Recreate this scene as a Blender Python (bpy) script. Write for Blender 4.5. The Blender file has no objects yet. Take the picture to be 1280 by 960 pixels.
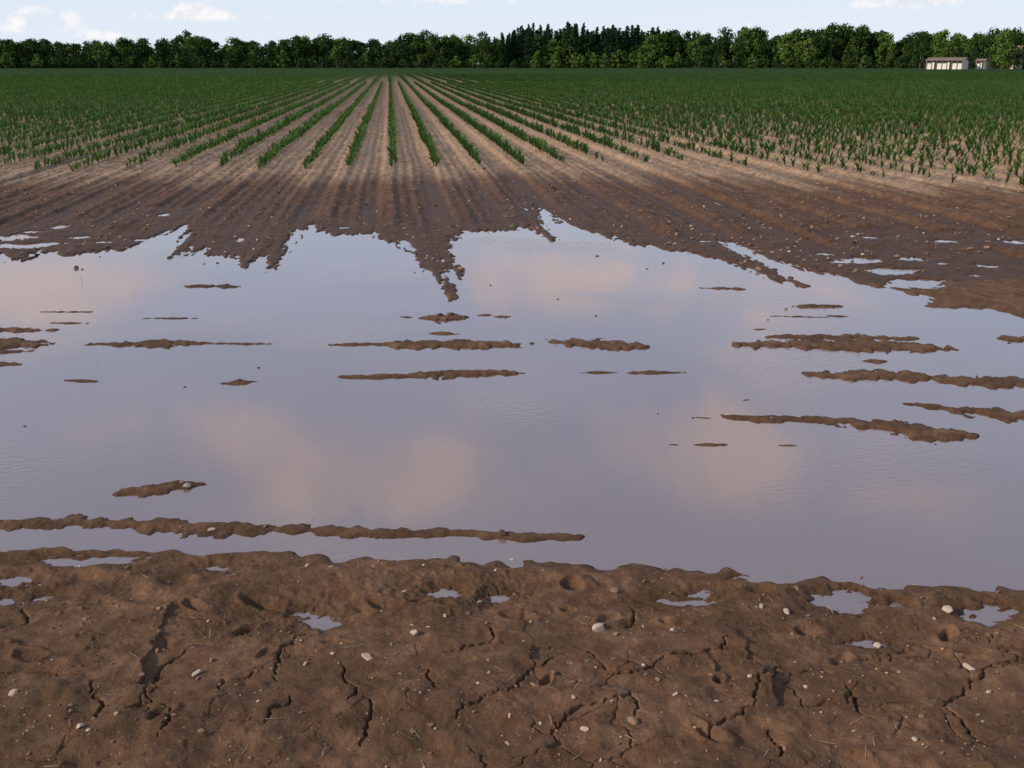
import bpy, math, random
import numpy as np
from mathutils import Vector
random.seed(7); rng = np.random.default_rng(11)
scene = bpy.context.scene
scene.view_settings.view_transform='Standard'
scene.view_settings.look='None'
scene.view_settings.exposure=0

# ------------------------------------------------------------ camera
CH=1.75; FP=1280.0; PIT=math.atan(400/1280); YAW=math.radians(6.5)
cam=bpy.data.cameras.new("camera"); cam.lens=36; cam.sensor_width=36; cam.clip_start=0.05; cam.clip_end=8000
co=bpy.data.objects.new("camera",cam); scene.collection.objects.link(co)
co.location=(0,0,CH); co.rotation_euler=(math.pi/2-PIT,0,-YAW); scene.camera=co

cp,sp=math.cos(PIT),math.sin(PIT); cy,sy=math.cos(YAW),math.sin(YAW)
def ray(px,py):
    a=px-640.; b=480.-py; k=FP*cp+b*sp
    return (cy*a+sy*k, -sy*a+cy*k, b*cp-FP*sp)
def G(px,py):            # survey point: photo measurement -> metres on the field
    d=ray(px,py); t=-CH/d[2]; return (d[0]*t,d[1]*t)
def at(px,dist):         # bearing + distance -> metres
    d=ray(px,80.); L=math.hypot(d[0],d[1]); return (d[0]/L*dist,d[1]/L*dist)

# ------------------------------------------------------------ noise
_perm=rng.permutation(4096).astype(np.int32)
_ang=rng.random(4096)*2*np.pi; _gx=np.cos(_ang).astype(np.float32); _gy=np.sin(_ang).astype(np.float32)
def noise2(x,y,seed=0):
    xf=np.floor(x); yf=np.floor(y); xi=xf.astype(np.int64); yi=yf.astype(np.int64)
    fx=(x-xf).astype(np.float32); fy=(y-yf).astype(np.float32)
    def g(i,j,dx,dy):
        h=_perm[(_perm[(i+seed*131)&4095]+j)&4095]
        return _gx[h]*dx+_gy[h]*dy
    u=fx*fx*fx*(fx*(fx*6-15)+10); v=fy*fy*fy*(fy*(fy*6-15)+10)
    a=g(xi,yi,fx,fy); b=g(xi+1,yi,fx-1,fy); c=g(xi,yi+1,fx,fy-1); d=g(xi+1,yi+1,fx-1,fy-1)
    return ((a+(b-a)*u)+((c+(d-c)*u)-(a+(b-a)*u))*v)*1.5
def fbm(x,y,o=3,seed=0):
    s=0;a=1.
    for i in range(o):
        s=s+a*noise2(x*2**i,y*2**i,seed+i); a*=.5
    return s
def sstep(a,b,x):
    t=np.clip((x-a)/(b-a),0,1); return t*t*(3-2*t)

# ------------------------------------------------------------ survey of the flooded area
far=[(-900,330),(-400,322),(-100,330),(0,319),(28,326),(50,312),(80,322),(110,316),(150,313),(200,295),(230,281),(233,290),(212,322),(226,318),(242,306),(256,320),(278,326),(297,314),(304,334),(322,322),(345,338),(357,308),(372,289),(390,281),(405,292),(440,296),(470,291),(488,302),(503,318),(518,318),(532,340),(548,345),(562,374),(570,374),(569,340),(559,305),(575,288),(600,290),(632,287),(660,284),(692,300),(674,274),(663,259),(690,268),(710,281),(740,290),(790,304),(830,311),(870,318),(910,326),(955,340),(1006,362),(965,337),(907,303),(930,307),(962,322),(1010,336),(1060,346),(1080,356),(1120,362),(1160,372),(1165,380),(1210,384),(1245,389),(1300,402),(1500,440),(2200,470)]
near=[(2200,800),(1400,746),(1280,739),(1200,736),(1100,733),(1000,723),(950,716),(880,713),(800,710),(700,706),(600,704),(500,700),(430,697),(350,692),(250,690),(180,688),(100,688),(0,686),(-100,685),(-900,690)]
POLY=np.array([G(*p) for p in far+near],dtype=np.float32)
puddles=[ # px,py,half w,half h
 (120,700,58,5),(400,777,24,7),(375,771,12,4),(545,743,16,5),(1052,750,36,9),(1075,760,22,5),(1242,768,34,8),(860,755,34,4),(870,744,16,3),(15,731,22,5),(60,750,14,3),(8,752,12,3),(268,709,16,3),(625,747,12,5),(1090,806,18,4),(960,722,40,4),
 (18,297,26,3),(22,308,34,3),(75,284,8,2),(205,269,7,1.6),(100,297,12,1.2),(1140,324,18,2.5),(1182,302,14,1.5),(1268,303,14,2),(1235,333,12,2),(1090,297,12,1.2),(1075,326,30,3),(1110,340,34,4),(1150,355,40,5),(1050,328,14,1.2),(1180,330,8,1),(560,742,9,3),(60,305,20,1.5),(130,303,14,1.2),(505,305,8,4),(512,312,6,4),(1220,345,10,1.2),(45,290,12,1.2),(300,300,6,2),(175,300,10,1.5),(1030,318,10,1.2),(880,302,8,1.2),(430,285,7,1.2)]
PUD=[]
for (px,py,hw,hh) in puddles:
    c=G(px,py); e=G(px+hw,py); n=G(px,py-hh)
    PUD.append((c[0],c[1],math.hypot(e[0]-c[0],e[1]-c[1]),math.hypot(n[0]-c[0],n[1]-c[1])))
isl=[ # spine, half thickness px
 ((120,430),(262,430),5),((250,430),(338,430),2.0),((-90,427),(56,431),8),((-60,413),(64,413),3.5),((-30,441),(40,439),2.5),((-30,456),(20,456),3),
 ((415,431),(520,431),3),((470,431),(662,431),7),((535,398),(578,398),7),((532,417),(572,417),2),((690,428),(802,432),7),
 ((424,471),(560,470),4),((500,469),(658,466),6.5),((728,466),(770,466),2),((785,466),(858,466),3),((278,480),(316,477),4),
 ((922,430),(1182,435),8),((965,421),(1155,424),5),((1040,429),(1120,431),10),((1018,468),(1180,472),8),((1150,473),(1400,484),7),
 ((903,521),(1100,528),5.5),((1060,530),(1208,545),11),((1130,504),(1210,515),4),((1180,512),(1400,532),9),((1252,425),(1400,430),7),
 ((143,619),(225,608),8),((190,607),(265,606),6),((0,655),(150,654),10),((80,655),(250,658),10),((120,655),(410,664),9),((310,661),(480,666),9),((400,663),(560,668),7),((400,663),(730,672),7),((-500,655),(60,655),9),
 ((228,358),(302,358),2.6),((878,360),(934,362),2),((993,383),(1048,383),3),((84,475),(116,477),2),((874,556),(912,556),3),((975,557),(1000,557),1.5),((835,556),(852,556),1),
 ((1076,451),(1112,451),2.5),((600,394),(612,394),1.5),((617,396),(640,396),1.5),((500,396),(520,397),1.0),((180,398),(250,398),1.0),((60,404),(110,404),1.2),((50,390),(120,390),.9),
 ((1160,382),(1210,382),3),((1030,395),(1060,396),1.2),((940,412),(960,412),1.2),((985,350),(1010,360),2),((950,395),(1040,397),1.0),((860,522),(890,523),1),((930,500),(940,500),1)]
ISL=[]
for (p,q,th) in isl:
    a=G(*p); b=G(*q); m=((p[0]+q[0])/2,(p[1]+q[1])/2); th=th*.77
    c=G(*m); n=G(m[0],m[1]-th)
    ISL.append((a[0],a[1],b[0],b[1],math.hypot(n[0]-c[0],n[1]-c[1])))
cracks=[[(236,828),(216,846),(200,858),(193,880),(194,905)],[(384,798),(366,818),(352,842),(348,868)],[(430,850),(441,878),(437,905)],
 [(694,838),(662,860),(650,878),(634,896)],[(908,812),(901,830),(868,838),(820,846)],[(992,846),(958,868),(945,884),(942,908)],
 [(1290,822),(1244,848),(1204,878),(1176,906)],[(538,856),(552,892)],[(456,900),(461,930),(452,958)],[(332,938),(340,920),(366,898)],
 [(688,938),(736,908),(786,890)],[(1054,876),(1068,900),(1088,920)],[(556,834),(590,822),(616,814)],[(276,892),(292,872),(318,858)],
 [(202,958),(216,932),(206,908)],[(118,880),(132,905),(122,925)],[(960,934),(975,955),(968,975)],[(1130,820),(1110,838),(1075,836)],
 [(780,795),(792,778),(786,762)],[(20,800),(38,782),(30,770)],[(786,890),(792,920)],[(634,896),(600,905),(570,925)],[(194,905),(160,915)],
 [(820,846),(790,862),(760,866)],[(942,908),(905,925),(880,955)],[(1176,906),(1206,930),(1230,960)],[(0,868),(60,862),(110,872)],[(616,814),(612,796)]]
CRK=[]
for pl in cracks:
    pts=[G(*p) for p in pl]
    for lev in range(4):
        new=[pts[0]]
        for a,b in zip(pts[:-1],pts[1:]):
            L=math.hypot(b[0]-a[0],b[1]-a[1]); o=(random.random()-.5)*L*.36
            nx,ny=-(b[1]-a[1])/L,(b[0]-a[0])/L
            new+=[((a[0]+b[0])/2+nx*o,(a[1]+b[1])/2+ny*o),b]
        pts=new
    n=len(pts)-1
    for i in range(n):
        w=(0.0018+0.0028*math.sin(math.pi*(i+.5)/n))*random.uniform(.75,1.25)
        CRK.append((*pts[i],*pts[i+1],w))
pits=[(652,786,20),(762,784,18),(920,824,22),(160,748,34),(335,830,14),(222,736,26),(328,762,22),(600,812,22),(106,733,24),(790,700,14),(880,938,18),(205,822,16),(1010,795,18),(1180,800,20),(480,765,20),(520,760,16),(250,770,16),(840,790,16),(20,795,22),(1120,760,24),(950,745,20),(205,925,16),(1050,838,18),(720,742,14),(40,840,18),(560,768,14),(700,770,12),(420,815,12),(300,800,15),(1220,830,14),(900,880,12),(680,880,12)]
PIT_=[]
for (px,py,w) in pits:
    c=G(px,py); e=G(px+w,py); PIT_.append((c[0],c[1],math.hypot(e[0]-c[0],e[1]-c[1]),random.uniform(-1.,1.),random.uniform(1.,1.9),random.uniform(.55,1.)))

def polysdf(x,y):
    best=np.full(x.shape,1e9,np.float32); ins=np.zeros(x.shape,bool)
    n=len(POLY)
    for i in range(n):
        ax,ay=POLY[i]; bx,by=POLY[(i+1)%n]; ex,ey=bx-ax,by-ay
        wx=x-ax; wy=y-ay; t=np.clip((wx*ex+wy*ey)/(ex*ex+ey*ey),0,1)
        dx=wx-ex*t; dy=wy-ey*t; np.minimum(best,dx*dx+dy*dy,out=best)
        c1=(ay<=y)!=(by<=y)
        if abs(ey)>1e-9: ins^= c1&(x<ax+(y-ay)*ex/ey)
    d=np.sqrt(best); return np.where(ins,-d,d)
def segd(x,y,ax,ay,bx,by):
    ex,ey=bx-ax,by-ay; wx=x-ax; wy=y-ay
    t=np.clip((wx*ex+wy*ey)/(ex*ex+ey*ey+1e-12),0,1)
    return np.hypot(wx-ex*t,wy-ey*t),t

ROW=0.75
def furrow(X,Y):
    xr=X+.03*noise2(X/2,Y/3,100)
    f=0.016*np.cos(xr*2*np.pi/ROW)+0.010*np.cos(xr*2*np.pi/ROW*2+1.0)+.006*np.cos(xr*2*np.pi/ROW*5+2*noise2(X/3,Y/6,101))
    for tx in (-1.55,1.85,0.62,-3.9,4.15,6.4,-5.9):   # wheel tracks
        f=f-0.036*np.exp(-((xr-tx)/.13)**2)+0.016*np.exp(-((xr-tx-.24)/.1)**2)
    return f
def terrain(x,y):
    """returns z, phi(distance from water line)"""
    x=x.astype(np.float32); y=y.astype(np.float32); r=np.hypot(x,y)
    z=np.zeros(x.shape,np.float32); phi=np.full(x.shape,30.,np.float32)
    m=(r<45)
    X=x[m];Y=y[m]
    wx=X+0.015*noise2(X/.05,Y/.05,3)+.03*noise2(X/.2,Y/.2,4); wy=Y+0.02*noise2(X/.06,Y/.09,5)+.04*noise2(X/.16,Y/.25,6)
    pm=polysdf(wx,wy)
    farz=sstep(5.5,9,Y)
    pm=pm+farz*(0.12*fbm(X/.12,Y/1.3,3,20)+.08*noise2(X/.05,Y/.12,25))+(1-farz)*0.03*fbm(X/.12,Y/.12,2,30)
    for (cx,cy_,rx,ry) in PUD:
        q=(np.abs(wx-cx)<rx*3+.3)&(np.abs(wy-cy_)<ry*3+.3)
        if not q.any(): continue
        e=np.hypot((wx[q]-cx)/rx,(wy[q]-cy_)/ry)-1
        e=e+0.6*fbm(X[q]/(rx*.6),Y[q]/(ry*.9),3,37)
        pm[q]=np.minimum(pm[q],e*min(rx,ry))
    pi=pm.copy()
    nz=fbm(X/.08,Y/.11,4,40); nl=noise2(X/.35,Y/.5,44)
    for (ax,ay,bx,by,th) in ISL:
        q=(X>min(ax,bx)-.5)&(X<max(ax,bx)+.5)&(Y>min(ay,by)-th-.4)&(Y<max(ay,by)+th+.4)
        if not q.any(): continue
        d,t=segd(wx[q],Y[q]+.35*th*nl[q],ax,ay,bx,by)
        rad=th*(0.15+0.85*np.sin(np.pi*np.clip(t,0.03,.97))**.6)*(1+.4*nl[q])+th*.6*nz[q]
        pi[q]=np.maximum(pi[q],rad-d)
    base=np.where(pi<0,-0.06*(1-np.exp(np.clip(pi,-5,0)/.10)),0.016*(1-np.exp(-np.clip(pi,0,50)/.035)))
    land=1-np.exp(-np.clip(pm,0,50)/.45)
    near=1-sstep(3.6,4.4,Y)
    isl_amt=np.clip(pi,0,.1)/.1
    rough=near*land
    n1=fbm(X/.42,Y/.26,2,50); n2=fbm(X/.15,Y/.12,2,60); n3=fbm(X/.045,Y/.045,3,70)
    mud=0.060*rough+rough*(0.020*n1+0.0100*n2)+np.clip(pi,0,.06)/.06*(0.0034*n3)+isl_amt*(.006*n2)
    mud+=rough*0.014*np.cos((Y-0.12*noise2(X/.8,Y/.8,77))*2*np.pi/.62)
    zz=base+mud
    cl=np.clip(noise2(X/.03,Y/.03,81)-.42,0,1)*np.clip(noise2(X/.4,Y/.4,82)+.3,0,1)
    zz+=np.clip(pi,0,.08)/.08*cl*.026
    for (cx,cy_,w,an,asp,dp) in PIT_:
        q=(np.abs(X-cx)<w*3.6)&(np.abs(Y-cy_)<w*3.6)
        if not q.any(): continue
        ux=X[q]-cx+.035*n2[q]; uy=Y[q]-cy_+.03*n1[q]
        ca,sa=math.cos(an),math.sin(an)
        dd=np.hypot((ux*ca+uy*sa)/asp,(-ux*sa+uy*ca)*1.3)/w
        zz[q]+= -0.026*dp*np.exp(-(dd/.65)**3)+0.007*np.exp(-((dd-1.05)/.3)**2)
    # hollow bottoms raised to soften the hard shadows lying in them
    lowt=zz-.052; k=near*sstep(.08,.3,pm)
    zz=np.where(lowt<0,zz-k*lowt*.55,zz)
    cw=0.004*noise2(X/.02,Y/.02,90)
    ck=np.zeros(X.shape,np.float32)
    fg=Y<3.4
    for (ax,ay,bx,by,w) in CRK:
        q=np.where((X>min(ax,bx)-.02)&(X<max(ax,bx)+.02)&(Y>min(ay,by)-.02)&(Y<max(ay,by)+.02)&fg)[0]
        if len(q)==0: continue
        d,_=segd(X[q]+cw[q],Y[q]-cw[q],ax,ay,bx,by)
        ck[q]=np.maximum(ck[q],np.clip(1.25-d/w,0,1))
    q=np.where((Y<3.2)&(r[m]<4))[0]
    CS=.18
    vx=(X[q]+.05*noise2(X[q]/.12,Y[q]/.12,91)+.012*noise2(X[q]/.03,Y[q]/.03,94))/CS; vy=(Y[q]+.05*noise2(X[q]/.12,Y[q]/.12,92)+.012*noise2(X[q]/.03,Y[q]/.03,95))/CS
    f1=np.full(vx.shape,9.,np.float32); f2=f1.copy(); ix=np.floor(vx).astype(np.int64); iy=np.floor(vy).astype(np.int64)
    for i in(-1,0,1):
        for j in (-1,0,1):
            h=_perm[(_perm[(ix+i)&4095]+iy+j)&4095]
            px=ix+i+.5+.28*_gx[h]; py=iy+j+.5+.28*_gy[h]
            d=np.hypot(vx-px,vy-py); f2=np.minimum(f2,np.maximum(f1,d)); f1=np.minimum(f1,d)
    msk=sstep(-.15,.4,noise2(X[q]/.33,Y[q]/.3,93))*(1-sstep(2.65,3.0,Y[q]))
    hair=np.clip(1.2-(f2-f1)*CS/(.0055*msk+1e-4),0,1)*msk
    deep=np.zeros(X.shape,np.float32); deep[q]=hair*.010
    deep=np.maximum(deep,ck*.020)
    fl=farz*np.clip(pm/.7,0,1)
    fur=furrow(X,Y)
    zz+=fl*(1.15*fur+.012*fbm(X/.22,Y/.5,2,110)+.010*fbm(X/.06,Y/.08,2,114)+.035*(1-np.exp(-np.clip(pm,0,50)/4)))
    floor_=np.where(pm>.12,.006,-1)
    zz=np.maximum(zz,floor_)
    zz=zz-deep
    zz=np.where((pi>.05)&(pm>0),np.maximum(zz,.002),zz)
    z[m]=zz; phi[m]=pi
    z=np.where(r>=45,0.035+0.02*np.cos(x*2*np.pi/ROW)*(r<120),z)
    return z,phi

# ------------------------------------------------------------ material helpers
def mat(name):
    m=bpy.data.materials.new(name); m.use_nodes=True; nt=m.node_tree; nt.nodes.clear()
    out=nt.nodes.new('ShaderNodeOutputMaterial'); return m,nt,out
class NB:
    def __init__(s,nt): s.nt=nt
    def n(s,t,**k):
        nd=s.nt.nodes.new(t)
        for a,b in k.items(): setattr(nd,a,b)
        return nd
    def put(s,sock,v):
        if isinstance(v,bpy.types.NodeSocket): s.nt.links.new(v,sock)
        elif v is not None: sock.default_value=v
    def math(s,op,a,b=None,c=None,clamp=False):
        nd=s.n('ShaderNodeMath',operation=op,use_clamp=clamp); s.put(nd.inputs[0],a)
        if b is not None: s.put(nd.inputs[1],b)
        if c is not None: s.put(nd.inputs[2],c)
        return nd.outputs[0]
    def noise(s,vec,scale,detail=4,rough=.5,dist=0):
        nd=s.n('ShaderNodeTexNoise'); s.put(nd.inputs['Vector'],vec); nd.inputs['Scale'].default_value=scale
        nd.inputs['Detail'].default_value=detail; nd.inputs['Roughness'].default_value=rough; nd.inputs['Distortion'].default_value=dist
        return nd.outputs['Fac']
    def mix(s,f,a,b,bt='MIX'):
        nd=s.n('ShaderNodeMix',data_type='RGBA',blend_type=bt); s.put(nd.inputs[0],f); s.put(nd.inputs[6],a); s.put(nd.inputs[7],b)
        return nd.outputs[2]
    def map(s,v,a,b,c=0.,d=1.):
        nd=s.n('ShaderNodeMapRange'); nd.interpolation_type='SMOOTHSTEP'; s.put(nd.inputs[0],v)
        for i,k in enumerate((a,b,c,d)): nd.inputs[i+1].default_value=k
        return nd.outputs[0]
    def attr(s,name): return s.n('ShaderNodeAttribute',attribute_name=name)
    def pos(s): return s.n('ShaderNodeNewGeometry').outputs['Position']
def C(r,g,b): return (r,g,b,1)

# ---- soil
M_soil,nt,out=mat("wet_soil"); b=NB(nt)
P=b.pos(); wet=b.attr('wet').outputs['Fac']; dry=b.attr('dry').outputs['Fac']; grn=b.attr('green').outputs['Fac']
nA=b.noise(P,2.6,4,.65); nB=b.noise(P,14,4,.65); nC=b.noise(P,90,2,.6)
c=b.mix(b.map(nB,.33,.66),C(.118,.058,.029),C(.200,.107,.057))
c=b.mix(b.math('MULTIPLY',b.map(nA,.42,.60),.62),c,C(.082,.043,.022))
dc=b.mix(b.map(nB,.38,.62),C(.27,.165,.094),C(.42,.285,.180))
c=b.mix(b.math('MULTIPLY',dry,b.map(nA,.28,.55,.45,1.)),c,dc)
grit=b.map(nC,.60,.72)
c=b.mix(b.math('MULTIPLY',grit,.30),c,C(.34,.23,.15))
c=b.mix(b.math('MULTIPLY',wet,.68),c,C(.058,.026,.011))
c=b.mix(grn,c,C(.020,.050,.012))
bs=b.n('ShaderNodeBsdfPrincipled'); b.put(bs.inputs['Base Color'],c)
ro=b.math('SUBTRACT',.9,b.math('MULTIPLY',wet,.30)); b.put(bs.inputs['Roughness'],ro)
b.put(bs.inputs['Specular IOR Level'],b.math('MULTIPLY',b.math('SUBTRACT',1.,grn),.14))
bp=b.n('ShaderNodeBump'); bp.inputs['Strength'].default_value=.75; bp.inputs['Distance'].default_value=.012
b.put(bp.inputs['Height'],b.noise(P,60,5,.75)); b.put(bs.inputs['Normal'],bp.outputs[0])
nt.links.new(bs.outputs[0],out.inputs[0])

# ---- water (silt-laden)
M_wat,nt,out=mat("muddy_water"); b=NB(nt); P=b.pos()
bs=b.n('ShaderNodeBsdfPrincipled')
b.put(bs.inputs['Base Color'],b.mix(b.map(b.noise(P,.5,2),.35,.65),C(.205,.145,.126),C(.235,.168,.144)))
bs.inputs['Roughness'].default_value=.03; bs.inputs['IOR'].default_value=1.95
mp=b.n('ShaderNodeMapping'); mp.inputs['Scale'].default_value=(1.,2.2,1); b.put(mp.inputs[0],P)
rp=b.math('MULTIPLY',b.noise(mp.outputs[0],16,3,.5,.6),b.map(b.noise(P,.55,1),.52,.66,.05,1.))
bp=b.n('ShaderNodeBump'); bp.inputs['Strength'].default_value=.16; bp.inputs['Distance'].default_value=.02
b.put(bp.inputs['Height'],rp); b.put(bs.inputs['Normal'],bp.outputs[0])
nt.links.new(bs.outputs[0],out.inputs[0])

def foliage(name,c1,c2,c3=None,scale=.35,trans=0.):
    m,nt,out=mat(name); b=NB(nt)
    ri=b.n('ShaderNodeObjectInfo').outputs['Random']
    P=b.pos(); c=b.mix(b.map(b.noise(P,scale,2,.6),.35,.65),c1,c2)
    if c3: c=b.mix(b.math('MULTIPLY',ri,.8),c,c3)
    d=b.n('ShaderNodeBsdfDiffuse'); b.put(d.inputs[0],c)
    if trans>0:
        t=b.n('ShaderNodeBsdfTranslucent'); b.put(t.inputs[0],c)
        mx=b.n('ShaderNodeMixShader'); mx.inputs[0].default_value=trans
        nt.links.new(d.outputs[0],mx.inputs[1]); nt.links.new(t.outputs[0],mx.inputs[2]); nt.links.new(mx.outputs[0],out.inputs[0])
    else: nt.links.new(d.outputs[0],out.inputs[0])
    return m
def plain(name,c1,c2,scale=3,rough=.8):
    m,nt,out=mat(name); b=NB(nt); tc=b.n('ShaderNodeTexCoord').outputs['Object']
    ri=b.n('ShaderNodeObjectInfo').outputs['Random']
    c=b.mix(b.map(b.noise(tc,scale,4,.6),.35,.65),c1,c2)
    c=b.mix(b.math('MULTIPLY',ri,.35),c,c1)
    d=b.n('ShaderNodeBsdfPrincipled'); b.put(d.inputs['Base Color'],c); d.inputs['Roughness'].default_value=rough
    bp=b.n('ShaderNodeBump'); bp.inputs['Strength'].default_value=.4; bp.inputs['Distance'].default_value=.01
    b.put(bp.inputs['Height'],b.noise(tc,scale*6,2,.6)); b.put(d.inputs['Normal'],bp.outputs[0])
    nt.links.new(d.outputs[0],out.inputs[0]); return m
M_corn=foliage("corn_leaf",C(.058,.118,.026),C(.100,.170,.042),C(.045,.105,.026),1.2,.3)
M_leaf=foliage("oak_foliage",C(.024,.052,.012),C(.080,.120,.022),C(.024,.060,.018),.25)
M_lite=foliage("young_foliage",C(.095,.155,.032),C(.13,.195,.042),C(.08,.13,.02))
M_con=foliage("spruce_needles",C(.014,.034,.014),C(.026,.050,.020),C(.015,.040,.016),.35)
M_bark=plain("bark",C(.06,.045,.03),C(.11,.085,.06))
M_stone=plain("pale_stone",C(.42,.30,.20),C(.58,.46,.34),14,.75)
M_stone2=plain("muddy_stone",C(.22,.12,.07),C(.32,.20,.12),14,.8)
M_clod=plain("dark_clod",C(.05,.027,.016),C(.10,.055,.03),20,.7)
M_straw=plain("straw",C(.32,.22,.12),C(.45,.34,.2),10,.8)

# ------------------------------------------------------------ mesh helper
def newmesh(name,V,F,mats,mi=None,smooth=False):
    me=bpy.data.meshes.new(name); me.from_pydata([tuple(v) for v in V],[],[tuple(f) for f in F])
    for m in mats: me.materials.append(m)
    if mi is not None: me.polygons.foreach_set('material_index',np.array(mi,dtype=np.int32))
    if smooth: me.polygons.foreach_set('use_smooth',np.ones(len(F),bool))
    me.update(); return me
def link(name,me,loc=(0,0,0),rot=(0,0,0),scale=(1,1,1),parent=None):
    o=bpy.data.objects.new(name,me); o.location=loc; o.rotation_euler=rot; o.scale=scale
    scene.collection.objects.link(o)
    if parent: o.parent=parent
    return o

# ------------------------------------------------------------ ground sheet
th=np.concatenate([np.linspace(-180,-34,50,endpoint=False),np.linspace(-34,34,1000),np.linspace(34,180,51)[1:]])*np.pi/180+YAW
def geo(a,b_,k): n=int(math.log(b_/a)/k); return np.exp(np.linspace(math.log(a),math.log(b_),n,endpoint=False))
rr=np.concatenate([geo(.05,1.7,.15),geo(1.7,4.6,.0015),geo(4.6,30,.0036),geo(30,80,.010),geo(80,5000,.05),[5000.]])
R_,T_=np.meshgrid(rr,th,indexing='ij')
X=(R_*np.sin(T_)).ravel(); Y=(R_*np.cos(T_)).ravel()
Z,PHI=terrain(X,Y)
nr,nc=len(rr),len(th)
idx=np.arange(nr*nc).reshape(nr,nc)
quads=np.stack([idx[:-1,:-1],idx[:-1,1:],idx[1:,1:],idx[1:,:-1]],-1).reshape(-1,4)[:, ::-1]
me=bpy.data.meshes.new("ground")
me.vertices.add(nr*nc); me.vertices.foreach_set('co',np.stack([X,Y,Z],1).astype(np.float32).ravel())
nf=len(quads); me.loops.add(nf*4); me.loops.foreach_set('vertex_index',quads.astype(np.int32).ravel())
me.polygons.add(nf); me.polygons.foreach_set('loop_start',(np.arange(nf)*4).astype(np.int32)); 
me.polygons.foreach_set('use_smooth',np.ones(nf,bool))
me.update(calc_edges=True)
RR=np.hypot(X,Y)
P0=np.clip(PHI,0,50)
fu=furrow(X,Y); trough=sstep(-.022,.006,fu); trough=1-np.clip(trough,0,1)
wf=np.exp(-P0/.5)*.5+.68*np.exp(-(P0/4.2)**2)+trough*.50*np.exp(-(P0/7.5)**2)+.30*noise2(X/.5,Y/1.6,210)*np.exp(-(P0/4.)**2)
wetv=np.where(Y>8.0,wf,np.exp(-P0/.04)*.85)
wetv=np.clip(wetv,0,1)
edge_x=np.array([-60,-8,-3,3,9,60]); edge_y=np.array([16.5,16.2,16.3,16.0,13.2,10.])
ey=np.interp(X,edge_x,edge_y)
dryv=sstep(-1.2,1.2,Y-ey+.8*fbm(X/.8,Y/2.5,3,200)-1.0*trough)*(1-.45*sstep(6,30,Y-ey))
grv=sstep(60,200,RR)*(Y>0)*.95
for nme,v in (('wet',wetv),('dry',dryv),('green',grv)):
    a=me.attributes.new(nme,'FLOAT','POINT'); a.data.foreach_set('value',v.astype(np.float32))
me.materials.append(M_soil); link("ground",me)
# ---- standing water sheet
V=[];F=[]
x0,x1,y0,y1=-26,26,1.2,16
NX,NY=40,14
for j in range(NY+1):
    for i in range(NX+1): V.append((x0+(x1-x0)*i/NX,y0+(y1-y0)*j/NY,0))
for j in range(NY):
    for i in range(NX):
        a=j*(NX+1)+i; F.append((a,a+1,a+NX+2,a+NX+1))
link("flood_water",newmesh("flood_water",V,F,[M_wat],smooth=True))

# ------------------------------------------------------------ instancing
def scatter(name,protos,pts,rot,scl,ind):
    col=bpy.data.collections.new(name+"_kinds")
    for k,(pn,pm) in enumerate(protos):
        o=bpy.data.objects.new("%s_%02d"%(pn,k),pm); col.objects.link(o)
    me=bpy.data.meshes.new(name); n=len(pts); me.vertices.add(n)
    me.vertices.foreach_set('co',np.asarray(pts,dtype=np.float32).ravel())
    a=me.attributes.new('rot','FLOAT_VECTOR','POINT'); a.data.foreach_set('vector',np.asarray(rot,dtype=np.float32).ravel())
    a=me.attributes.new('scl','FLOAT_VECTOR','POINT'); a.data.foreach_set('vector',np.asarray(scl,dtype=np.float32).ravel())
    a=me.attributes.new('kind','INT','POINT'); a.data.foreach_set('value',np.asarray(ind,dtype=np.int32))
    o=link(name,me)
    ng=bpy.data.node_groups.new(name+"_nodes",'GeometryNodeTree')
    ng.interface.new_socket("Geometry",in_out='INPUT',socket_type='NodeSocketGeometry')
    ng.interface.new_socket("Geometry",in_out='OUTPUT',socket_type='NodeSocketGeometry')
    N=ng.nodes; L=ng.links
    gi=N.new('NodeGroupInput'); go=N.new('NodeGroupOutput'); ip=N.new('GeometryNodeInstanceOnPoints')
    ci=N.new('GeometryNodeCollectionInfo'); ci.inputs['Collection'].default_value=col
    ci.inputs['Separate Children'].default_value=True; ci.inputs['Reset Children'].default_value=True
    def na(nm,t):
        q=N.new('GeometryNodeInputNamedAttribute'); q.data_type=t; q.inputs['Name'].default_value=nm
        return [s for s in q.outputs if s.enabled and s.name=='Attribute'][0]
    L.new(gi.outputs[0],ip.inputs['Points']); L.new(ci.outputs[0],ip.inputs['Instance'])
    ip.inputs['Pick Instance'].default_value=True
    L.new(na('kind','INT'),ip.inputs['Instance Index']); L.new(na('rot','FLOAT_VECTOR'),ip.inputs['Rotation']); L.new(na('scl','FLOAT_VECTOR'),ip.inputs['Scale'])
    L.new(ip.outputs[0],go.inputs[0])
    md=o.modifiers.new("scatter",'NODES'); md.node_group=ng
    return o

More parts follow.
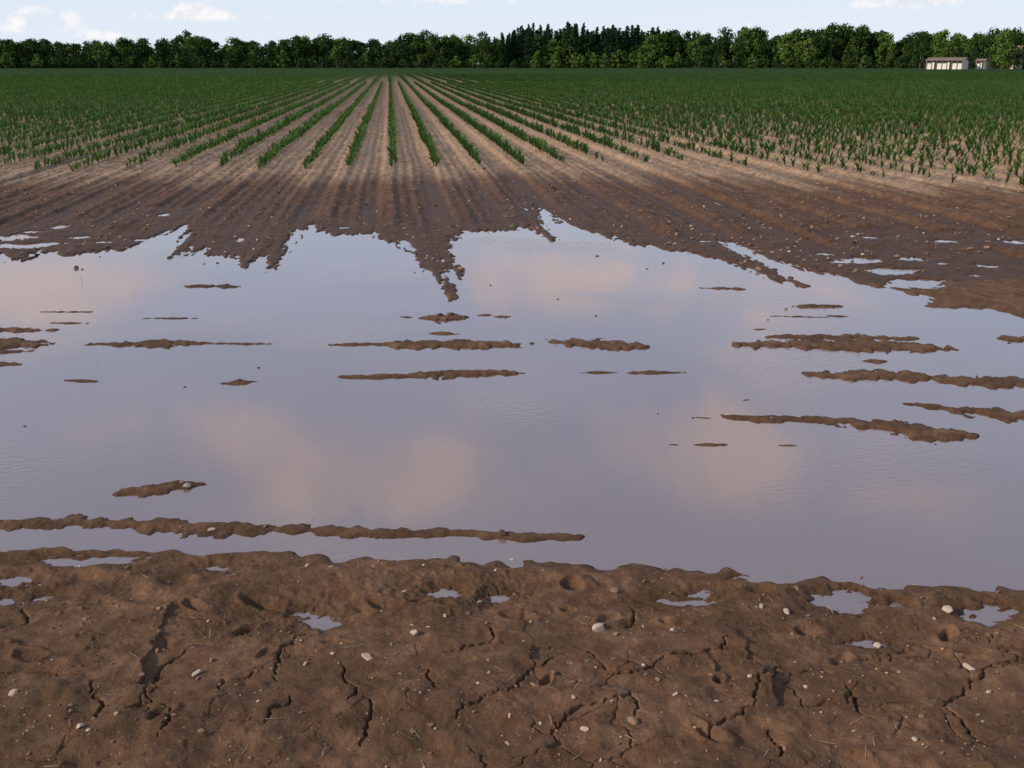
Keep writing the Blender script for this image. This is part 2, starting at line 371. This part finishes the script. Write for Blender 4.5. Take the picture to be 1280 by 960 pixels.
# ------------------------------------------------------------ corn
def leaf_strip(V,F,base,az,L,w,up,droop,seg=3):
    dx,dy=math.cos(az),math.sin(az); px,py=-dy,dx
    b0=len(V); a=up; x=0;z=0
    for i in range(seg+1):
        t=i/seg; ww=w*(math.sin(math.pi*min(1,.25+t*.78))**.8)*.5 if i<seg else .001
        for s in(-1,1):
            V.append((base[0]+dx*x+px*ww*s, base[1]+dy*x+py*ww*s, base[2]+z+s*ww*.3))
        x+=math.cos(a)*L/seg; z+=math.sin(a)*L/seg; a-=droop/seg*(1+t)
    for i in range(seg):
        p=b0+i*2; F.append((p,p+1,p+3,p+2))
def corn(seed,x=0,y=0,V=None,F=None,seg=3,h=.160,nl=8,lw=.030):
    R=random.Random(seed); own=V is None
    if own: V=[];F=[]
    b0=len(V)
    for i in range(3):
        a=i*2.094; V.append((x+.007*math.cos(a),y+.007*math.sin(a),-.01))
        V.append((x+.005*math.cos(a),y+.005*math.sin(a),h*.5))
    for i in range(3):
        j=(i+1)%3; F.append((b0+2*i,b0+2*j,b0+2*j+1,b0+2*i+1))
    az0=R.random()*6.28
    for i in range(nl):
        t=i/(nl-1)
        leaf_strip(V,F,(x,y,h*(.06+.42*t)),az0+i*math.pi+R.uniform(-.7,.7),h*R.uniform(.8,1.3)*(1-.25*abs(t-.6)),lw*R.uniform(.8,1.15),math.radians(R.uniform(34,56)+26*t),R.uniform(.9,1.8)*(1-.5*t),seg)
    return V,F
protos=[]
for s in range(5):
    V,F=corn(s); protos.append(("corn_plant",newmesh("corn_plant",V,F,[M_corn],smooth=True)))
EX=[];EYv=[]
for p in [(-700,220),(-300,219),(0,219),(200,215),(480,216),(600,213),(700,213),(770,208),(900,212),(1000,220),(1100,228),(1280,245),(1500,262),(1900,285)]:
    g=G(*p); EX.append(g[0]); EYv.append(g[1])
o=np.argsort(EX); EX=np.array(EX)[o]; EYv=np.array(EYv)[o]
pts=[];rot=[];scl=[];ind=[]
LOD=42.
for k in range(-75,76):
    xr=k*ROW
    ys=float(np.interp(xr,EX,EYv))
    y=ys+random.uniform(-.4,.3)
    while y<LOD:
        y+=random.uniform(.11,.19)
        side=xr-y*math.tan(YAW)
        if abs(side)>y*.68+3: continue
        e=y-ys
        miss=.03+.25*max(0,1-e/1.5)
        if xr>3.5: miss+= .28*max(0,1-e/18)
        if noise2(np.array([xr/3.]),np.array([y/3.]),300)[0]>.45: miss+=.2
        if random.random()<miss: continue
        s=random.uniform(.7,1.2)*(.78+.22*min(1,e/3))*(1+.12*min(1,e/15))
        pts.append((xr+random.gauss(0,.022),y,0)); rot.append((random.gauss(0,.1),random.gauss(0,.1),random.random()*6.28)); scl.append((s,s,s*random.uniform(.9,1.15))); ind.append(random.randrange(5))
A=np.array(pts); zz,_=terrain(A[:,0],A[:,1]); A[:,2]=zz-.005
print("corn",len(A))
scatter("corn_rows",protos,A,rot,scl,ind)
protos=[]
for s in range(4):
    V=[];F=[]
    for i in range(10):
        corn(50+s*20+i,random.gauss(0,.03),-.75+i*.15+random.uniform(-.03,.03),V,F,seg=2,h=.18*random.uniform(.8,1.1),nl=5,lw=.042)
    protos.append(("corn_row_stretch",newmesh("corn_row_stretch",V,F,[M_corn],smooth=True)))
pts=[];rot=[];scl=[];ind=[]
for k in range(-330,331):
    xr=k*ROW; y=LOD+random.uniform(0,.3)
    while y<180:
        y+=1.5
        if abs(xr-y*math.tan(YAW))>y*.62+5: continue
        if y>100 and (k%2): continue
        pts.append((xr,y,.04)); rot.append((0,0,random.choice((0,math.pi)))); s=random.uniform(.9,1.15)*(1.1 if y>100 else 1); scl.append((s*(1.6 if y>100 else 1),1.03,s)); ind.append(random.randrange(4))
print("stretches",len(pts))
scatter("distant_corn_rows",protos,pts,rot,scl,ind)

# ------------------------------------------------------------ trees
def tube(V,F,MI,a,b_,ra,rb,n=6,mi=0):
    a=Vector(a);b_=Vector(b_); d=(b_-a).normalized(); u=d.orthogonal().normalized(); w=d.cross(u); s=len(V)
    for i in range(n):
        t=2*math.pi*i/n; o=u*math.cos(t)+w*math.sin(t); V.append(a+o*ra); V.append(b_+o*rb)
    for i in range(n):
        j=(i+1)%n; F.append((s+2*i,s+2*j,s+2*j+1,s+2*i+1)); MI.append(mi)
def quad(V,F,MI,c,nrm,sz,R,mi=1):
    nrm=Vector(nrm).normalized(); u=nrm.orthogonal().normalized(); w=nrm.cross(u); t=R.random()*6.28
    p=u*math.cos(t)+w*math.sin(t); q=nrm.cross(p); c=Vector(c); s=len(V)
    V.extend([c+p*sz,c+q*sz*.7,c-p*sz*.9,c-q*sz*.6]); F.append((s,s+1,s+2,s+3)); MI.append(mi)
def broadleaf(seed,H=12,W=5,low=.12,leaf=.40,leafmat=M_leaf,ncl=52,per=28):
    R=random.Random(seed); V=[];F=[];MI=[]
    tube(V,F,MI,(0,0,-.3),(0.1,0,H*.35),.32,.24); tube(V,F,MI,(0.1,0,H*.35),(-.1,.2,H*.8),.24,.08)
    for i in range(ncl):
        t=R.random()**.8; zc=H*(low+(1-low)*t*.93); prof=math.sin(math.pi*min(1,.18+t*.80))**.6
        az=R.random()*6.28; rad=W*prof*R.uniform(.35,.92)*(1+.18*math.sin(az*2+seed))
        c=Vector((rad*math.cos(az),rad*math.sin(az),zc)); cr=R.uniform(.6,1.6)*W/5
        if R.random()<.4: tube(V,F,MI,(0,0,zc*.7+.2),c,.10,.03,4)
        for j in range(per):
            d=Vector((R.gauss(0,1),R.gauss(0,1),R.gauss(0,1)+.25)).normalized(); p=c+d*cr*R.uniform(.55,1.1)
            quad(V,F,MI,p,d+Vector((R.gauss(0,.45),R.gauss(0,.45),R.gauss(0,.45))),leaf*R.uniform(.6,1.2),R)
    return newmesh("broadleaf",V,F,[M_bark,leafmat],MI)
def spruce(seed,H=17,W=3.6):
    R=random.Random(seed); V=[];F=[];MI=[]
    tube(V,F,MI,(0,0,-.3),(0,0,H*.97),.24,.03)
    z=H*.08
    while z<H*.97:
        t=z/H; rad=W*(1-t)**.62*R.uniform(.75,1.1)+.15
        n=int(6+7*(1-t))
        for i in range(n):
            az=R.random()*6.28; L=rad*R.uniform(.7,1.12); k=max(2,int(L/.45))
            for j in range(k):
                f=(j+.6)/k; p=(math.cos(az)*L*f,math.sin(az)*L*f,z-.28*L*f+.1*L*f*f+R.uniform(-.12,.12))
                quad(V,F,MI,p,(math.cos(az)*.6+R.gauss(0,.4),math.sin(az)*.6+R.gauss(0,.4),.8),.46*(1.1-.4*f),R)
        z+=.5*(1-.3*t)
    return newmesh("spruce",V,F,[M_bark,M_con],MI)
T=[("a_oak",broadleaf(1)),("b_oak",broadleaf(2,12.5,4.3,.08)),("c_oak",broadleaf(3,11,5.4,.1)),("d_oak",broadleaf(4,13,4.6,.15)),
   ("e_shrub",broadleaf(5,4.5,2.7,.02,.32,M_leaf,24,26)),("f_young_tree",broadleaf(6,6,2.2,.03,.32,M_lite,28,26)),("g_young_tree",broadleaf(7,5,2.6,.02,.32,M_lite,28,26)),
   ("h_spruce",spruce(8)),("i_spruce",spruce(9,16,4.2)),("j_spruce",spruce(10,18,3.4)),("k_light_tree",broadleaf(11,12,5,.08,.40,M_lite))]
def topy(px): # measured silhouette
    return np.interp(px,[-600,0,60,100,150,200,235,260,300,340,380,430,480,520,570,620,640,700,760,850,880,940,1000,1060,1100,1160,1280,1900],[56,57,54,58,53,57,48,56,54,58,51,54,52,48,50,50,40,35,37,38,49,44,47,42,46,49,47,50])
pts=[];rot=[];scl=[];ind=[]
px=-620.
D0=500.
while px<1960:
    for row in range(4):
        D=D0+row*7+random.uniform(-3,3); q=px+random.uniform(-9,9)
        Ht=(79.5-topy(q))/1280*D+1.9
        x,y=at(q,D)
        con = (632<q<830) or (q>880 and q<930 and random.random()<.3) or random.random()<.02
        if con and (row>=1 or random.random()<.5):
            k=7+random.randrange(3); base=16.6; s=Ht*random.uniform(.80,1.05)/base
            for _ in range(2 if 632<q<850 else 0):
                x2,y2=at(q+random.uniform(-8,8),D+random.uniform(-4,4)); s2=Ht*random.uniform(.78,.98)/base
                pts.append((x2,y2,0)); rot.append((0,0,random.random()*6.28)); scl.append((s2*1.15,s2*1.15,s2)); ind.append(7+random.randrange(3))
        else:
            k=random.randrange(4); base=12.; s=Ht*random.uniform(.60,1.12)/base*(.75 if con else 1)
            if random.random()<.14: k=10
        pts.append((x,y,0)); rot.append((0,0,random.random()*6.28)); w=s*random.uniform(.85,1.2); scl.append((w,w,s)); ind.append(k)
    for _ in range(3):
        D=D0-5+random.uniform(-3,3); q=px+random.uniform(-8,8); x,y=at(q,D)
        young=670<q<850 or (random.random()<.12)
        k=random.choice((5,6)) if young and random.random()<.75 else 4
        s=random.uniform(.55,1.15)*(1.15 if k>4 else .9)
        pts.append((x,y,0)); rot.append((0,0,random.random()*6.28)); scl.append((s*1.1,s*1.1,s)); ind.append(k)
    px+=11.5
scatter("tree_line",T,pts,rot,scl,ind)
for (q,D,k,s) in [(1176,425,10,1.12),(1196,430,10,.95),(1236,420,1,.95),(1252,405,10,1.0),(1268,412,2,1.1),(1290,400,0,1.1),(1150,450,3,1.0),(1213,440,2,.9),(1320,395,3,1.1)]:
    x,y=at(q,D); link("deciduous_tree",T[k][1],(x,y,0),(0,0,random.random()*6),(s,s,s))

# ------------------------------------------------------------ farm buildings
M_wall=plain("limewashed_boards",C(.70,.64,.54),C(.80,.75,.65),.6)
M_roof=plain("fibre_cement_roof",C(.16,.11,.085),C(.23,.16,.12),.8)
M_tile=plain("clay_tiles",C(.26,.12,.08),C(.34,.17,.11),.8)
M_dark=plain("interior_shade_paint",C(.03,.025,.02),C(.05,.04,.03),1)  # near-black paint standing in for the shade inside the buildings
M_wood=plain("weathered_wood",C(.16,.11,.075),C(.24,.17,.12),2)
def box(name,c,s,m,parent,rot=(0,0,0)):
    V=[(sx*s[0]/2,sy_*s[1]/2,sz*s[2]/2) for sx in(-1,1) for sy_ in(-1,1) for sz in(-1,1)]
    F=[(0,1,3,2),(4,6,7,5),(0,4,5,1),(2,3,7,6),(0,2,6,4),(1,5,7,3)]
    return link(name,newmesh(name,V,F,[m]),c,rot,parent=parent)
def shed(name,q,D,W,Dp,eave,ridge,roofm,bays,yaw=0):
    x,y=at(q,D); e=bpy.data.objects.new(name,None); scene.collection.objects.link(e)
    e.location=(x,y,0); e.rotation_euler=(0,0,-math.atan2(x,y)+yaw)
    for sx in(-1,1):
        V=[];F=[]
        for t in(0,.2):
            X0=sx*(W/2-t); V+=[(X0,-Dp/2,0),(X0,Dp/2,0),(X0,Dp/2,eave),(X0,0,ridge-.15),(X0,-Dp/2,eave)]
        F=[(0,1,2,3,4),(9,8,7,6,5)]+[(i,(i+1)%5,(i+1)%5+5,i+5) for i in range(5)]
        link("gable_wall",newmesh("gable_wall",V,F,[M_wall]),parent=e)
    box("back_wall",(0,Dp/2-.1,eave/2),(W-.42,.2,eave),M_wall,e)
    bw=(W-.42)/bays
    for i in range(bays):
        cx=-W/2+.21+bw*(i+.5)
        kind=i%3
        if kind!=1:
            box("front_boards",(cx,-Dp/2+.1,eave*.36),(bw-.3,.12,eave*.72),M_wall,e)
            box("vent_shade_panel",(cx,-Dp/2+.2,eave*.85),(bw-.3,.05,eave*.22),M_dark,e)  # solid dark panel, interior shade painted behind the vent gap
        else:
            box("door_shade_panel",(cx,-Dp/2+.25,eave*.45),(bw-.3,.05,eave*.88),M_dark,e)  # solid dark panel, interior shade painted behind the doorway
            box("door_leaf",(cx-bw*.22,-Dp/2+.08,eave*.43),(bw*.42,.08,eave*.84),M_wall,e)
    for i in range(bays+1):
        box("post",(-W/2+.21+bw*i,-Dp/2+.02,eave/2),(.24,.24,eave),M_wood,e)
    box("eave_beam",(0,-Dp/2-.02,eave+.1),(W,.28,.2),M_wood,e)
    sl=math.atan2(ridge-eave,Dp/2); L=math.hypot(ridge-eave,Dp/2)+.5
    for s in(-1,1):
        box("roof_slope",(0,s*(Dp/4+.15),(eave+ridge)/2+.22),(W+.8,L,.14),roofm,e,(-s*sl,0,0))
    box("ridge_cap",(0,0,ridge+.36),(W+.8,.4,.12),roofm,e)
    return e
# the buildings' long fronts look south-west, towards the evening sun
shed("farm_shed",1184,398,12.2,6,2.7,3.5,M_roof,7,-.30)
shed("small_shed",1227,402,2.8,3.0,2.6,3.1,M_roof,2,-.30)
h=shed("farmhouse",1289,420,11,9,4.6,7.6,M_tile,4,-.35)
box("chimney",(2.5,0.6,8.2),(.8,.8,1.6),M_tile,h)

# ------------------------------------------------------------ stones, clods, straw
import bmesh
def rock(seed,m,flat=.65):
    R=random.Random(seed); bm=bmesh.new(); bmesh.ops.create_icosphere(bm,subdivisions=3,radius=1)
    offs=[Vector((R.gauss(0,1),R.gauss(0,1),R.gauss(0,1))).normalized() for _ in range(9)]
    cut=[R.uniform(.50,.82) for _ in offs]
    for v in bm.verts:
        for o_,c_ in zip(offs,cut):
            d=v.co.dot(o_)
            if d>c_: v.co-=o_*(d-c_)*.95
        v.co.z*=flat; v.co.x*=1.2
    me=bpy.data.meshes.new("stone"); bm.to_mesh(me); bm.free(); me.materials.append(m)
    me.polygons.foreach_set('use_smooth',np.zeros(len(me.polygons),bool)); return me
RK=[("a_stone",rock(1,M_stone)),("b_stone",rock(2,M_stone,.75)),("c_stone",rock(3,M_stone2)),("d_stone",rock(4,M_stone2,.8)),("e_clod",rock(5,M_clod,.8)),("f_clod",rock(6,M_clod,.6))]
pts=[];scl=[];ind=[]
named=[(460,843,9,0),(518,807,7,0),(748,802,11,1),(22,895,7,1),(248,860,7,0),(790,930,8,3),(1210,852,9,0),(982,775,6,0),(1097,811,7,1),(1185,770,9,1),(730,942,6,0),(265,665,5,0),(629,671,6,4),(234,610,6,1),(105,943,7,1),(385,717,4,0),(893,902,4,0),(840,800,4,1),(383,847,4,0),(1232,888,4,1),(262,790,3,1),(600,760,3,0),(640,700,3,0),(478,712,3,2),(1005,878,4,1),(830,712,3,2),(415,722,3,0),(768,748,6,2),(100,712,3,1),(620,722,3,1),(540,935,4,2),(1140,952,5,1),(325,905,3,1),(150,930,3,0),(1076,722,3,2),
 (829,329,2.2,4),(697,374,1.6,4),(323,460,2,4),(231,484,2,4),(272,329,2,4),(693,264,2,4),(613,357,1.5,4),(563,396,5,4),(31,533,2,4),(103,337,1.5,4),(988,348,4,4),(745,395,2,4),(822,517,1.6,4),(550,397,4,4),(866,523,1.6,4),(960,400,1.5,4),(632,397,2,4),(300,477,3,4)]
for (px,py,w,k) in named:
    g=G(px,py); e=G(px+w,py); s=math.hypot(e[0]-g[0],e[1]-g[1])*.9
    pts.append((g[0],g[1],0)); scl.append((s,s*random.uniform(.75,1),s*random.uniform(.7,.95))); ind.append(k)
def rnd(n,pxr,pyr,s0,s1,kinds):
    for _ in range(n):
        px=random.uniform(*pxr); py=random.uniform(*pyr); g=G(px,py)
        s=s0+(s1-s0)*random.random()**3
        pts.append((g[0],g[1],0)); scl.append((s,s*random.uniform(.6,1),s*random.uniform(.5,.95))); ind.append(random.choice(kinds))
rnd(620,(-250,1530),(700,990),.0025,.010,(0,1,2,2,3,3))
rnd(1000,(-250,1530),(700,990),.002,.007,(2,3,4,5))
rnd(1300,(-300,1580),(196,330),.008,.022,(0,1,1,2,3,3))
rnd(1600,(-300,1580),(196,345),.010,.032,(2,3,4,5,3))
rnd(450,(-300,1580),(340,680),.005,.016,(2,3,4))
rnd(400,(-200,1480),(150,200),.015,.035,(0,2,3))
A=np.array(pts); S=np.array(scl); I=np.array(ind); z,ph=terrain(A[:,0],A[:,1]); n0=len(named)
keep=(ph>0.01)|(np.arange(len(A))<n0)|((np.arange(len(A))%29==0)&(A[:,1]>6))
A[:,2]=np.maximum(z,0)+S[:,2]*.25
A=A[keep];S=S[keep];I=I[keep]
rot=np.stack([rng.normal(0,.25,len(A)),rng.normal(0,.25,len(A)),rng.random(len(A))*6.28],1)
scatter("field_stones",RK,A,rot,S,I)
def stick(seed):
    R=random.Random(seed);V=[];F=[];MI=[]; p=Vector((-.5,0,0)); 
    for i in range(5):
        q=p+Vector((.2,R.gauss(0,.025),R.gauss(0,.02)+.01)); tube(V,F,MI,p,q,.03-.003*i,.027-.003*i,5); p=q
    return newmesh("straw",V,F,[M_straw],MI)
ST=[("a_straw",stick(1)),("b_straw",stick(2)),("c_straw",stick(3))]
pts=[];rot=[];scl=[];ind=[]
for _ in range(150):
    g=G(random.uniform(-150,1430),random.uniform(702,985)); L=random.uniform(.012,.05)
    pts.append((g[0],g[1],0)); rot.append((random.gauss(0,.15),random.gauss(0,.2),random.random()*6.28)); scl.append((L,L*.8,L*.8)); ind.append(random.randrange(3))
for (px,py,L) in [(103,352,.12),(168,368,.08),(122,455,.07),(392,648,.05),(1156,634,.05),(1150,632,.04),(1125,742,.08),(1160,636,.03),(700,402,.05)]:
    g=G(px,py); pts.append((g[0],g[1],0)); rot.append((0,-1.2+random.gauss(0,.2),random.random()*6)); scl.append((L,L*.6,L*.6)); ind.append(0)
A=np.array(pts); z,_=terrain(A[:,0],A[:,1]); A[:,2]=np.maximum(z,0)+.003
scatter("straw_litter",ST,A,rot,scl,ind)

# ------------------------------------------------------------ light and sky
SAZ=math.radians(-104); SEL=math.radians(28)
sv=Vector((math.sin(SAZ)*math.cos(SEL),math.cos(SAZ)*math.cos(SEL),math.sin(SEL)))
sl=bpy.data.lights.new("sun",'SUN'); sl.energy=3.7; sl.angle=math.radians(.6); sl.color=(1,.87,.71)
so=bpy.data.objects.new("sun",sl); scene.collection.objects.link(so); so.rotation_euler=sv.to_track_quat('Z','Y').to_euler()
w=bpy.data.worlds.new("World"); scene.world=w; w.use_nodes=True; nt=w.node_tree; nt.nodes.clear(); b=NB(nt)
out=nt.nodes.new('ShaderNodeOutputWorld')
sky=b.n('ShaderNodeTexSky',sky_type='NISHITA'); sky.sun_disc=False; sky.sun_elevation=SEL; sky.sun_rotation=SAZ%(2*math.pi); sky.air_density=1.; sky.dust_density=.3; sky.ozone_density=2.
bg=b.n('ShaderNodeBackground'); b.put(bg.inputs[0],sky.outputs[0]); bg.inputs[1].default_value=.14
D=b.n('ShaderNodeTexCoord').outputs['Generated']; sx=b.n('ShaderNodeSeparateXYZ'); b.put(sx.inputs[0],D)
el=b.math('ARCSINE',sx.outputs[2]); az=b.math('ARCTAN2',sx.outputs[0],sx.outputs[1])
def sdir(px,py,mirror):
    d=ray(px,py); L=math.sqrt(sum(k*k for k in d)); e=math.asin(d[2]/L); return math.atan2(d[0],d[1]),(-e if mirror else e)
nz=b.noise(D,6,6,.62,.5); nf=b.noise(D,60,4,.6,.2)
def blob(px,py,wx,wy,mirror):
    a0,e0=sdir(px,py,mirror); a1,_=sdir(px+wx,py,mirror); _,e1=sdir(px,py+wy,mirror)
    u=b.math('DIVIDE',b.math('SUBTRACT',az,a0),abs(a1-a0)); v=b.math('DIVIDE',b.math('SUBTRACT',el,e0),abs(e1-e0))
    q=b.math('ADD',b.math('MULTIPLY',u,u),b.math('MULTIPLY',v,v)); return b.math('EXPONENT',b.math('MULTIPLY',q,-1.))
s=None
for bl in [(520,605,190,60,.95),(820,545,110,65,.95),(1040,600,170,60,.9),(60,370,160,50,.7),(760,350,240,50,.85),(1000,400,140,45,.5),(250,540,170,50,.5)]:
    t=b.math('MULTIPLY',blob(*bl[:4],True),bl[4]); s=t if s is None else b.math('ADD',s,t)
hi=b.map(b.math('ADD',s,b.math('MULTIPLY',b.math('SUBTRACT',nz,.5),4.2)),.0,1.2)
hi=b.math('MULTIPLY',hi,b.map(s,.02,.55))
gen=b.math('MULTIPLY',b.map(nz,.54,.72),b.map(el,.62,.85))
s2=None
for bl in [(245,13,26,12,1.3),(40,26,70,17,.9),(130,45,34,6,.8),(1130,4,110,7,.9),(300,22,46,6,.7),(190,20,40,5,.7),(560,2,160,6,.5),(1000,30,120,5,.45),(-250,20,160,14,.8),(1600,10,160,12,.8)]:
    t=b.math('MULTIPLY',blob(*bl[:4],False),bl[4]); s2=t if s2 is None else b.math('ADD',s2,t)
lo=b.map(b.math('ADD',s2,b.math('MULTIPLY',b.math('SUBTRACT',nf,.5),1.8)),.25,.95)
lo=b.math('MULTIPLY',lo,b.map(s2,.1,.4))
bgh=b.n('ShaderNodeBackground'); b.put(bgh.inputs[0],b.mix(b.map(el,0.,.30),C(.80,.88,1.0),C(.56,.71,1.0))); bgh.inputs[1].default_value=.95
bgc=b.n('ShaderNodeBackground'); bgc.inputs[0].default_value=(1.,.81,.77,1); bgc.inputs[1].default_value=1.0
bgl=b.n('ShaderNodeBackground'); b.put(bgl.inputs[0],b.mix(b.map(nf,.4,.6),C(.78,.80,.88),C(1,.97,.95))); bgl.inputs[1].default_value=1.
def mixsh(f,a,c):
    m=b.n('ShaderNodeMixShader'); b.put(m.inputs[0],f); nt.links.new(a,m.inputs[1]); nt.links.new(c,m.inputs[2]); return m.outputs[0]
hz=b.map(el,0.,.75,.94,.38)     # thin bright haze veil, strongest at the horizon
s0=mixsh(hz,bg.outputs[0],bgh.outputs[0])
s1=mixsh(b.math('MULTIPLY',b.math('MAXIMUM',hi,gen),.85),s0,bgc.outputs[0])
s2_=mixsh(b.math('MULTIPLY',lo,.85),s1,bgl.outputs[0])
nt.links.new(s2_,out.inputs[0])
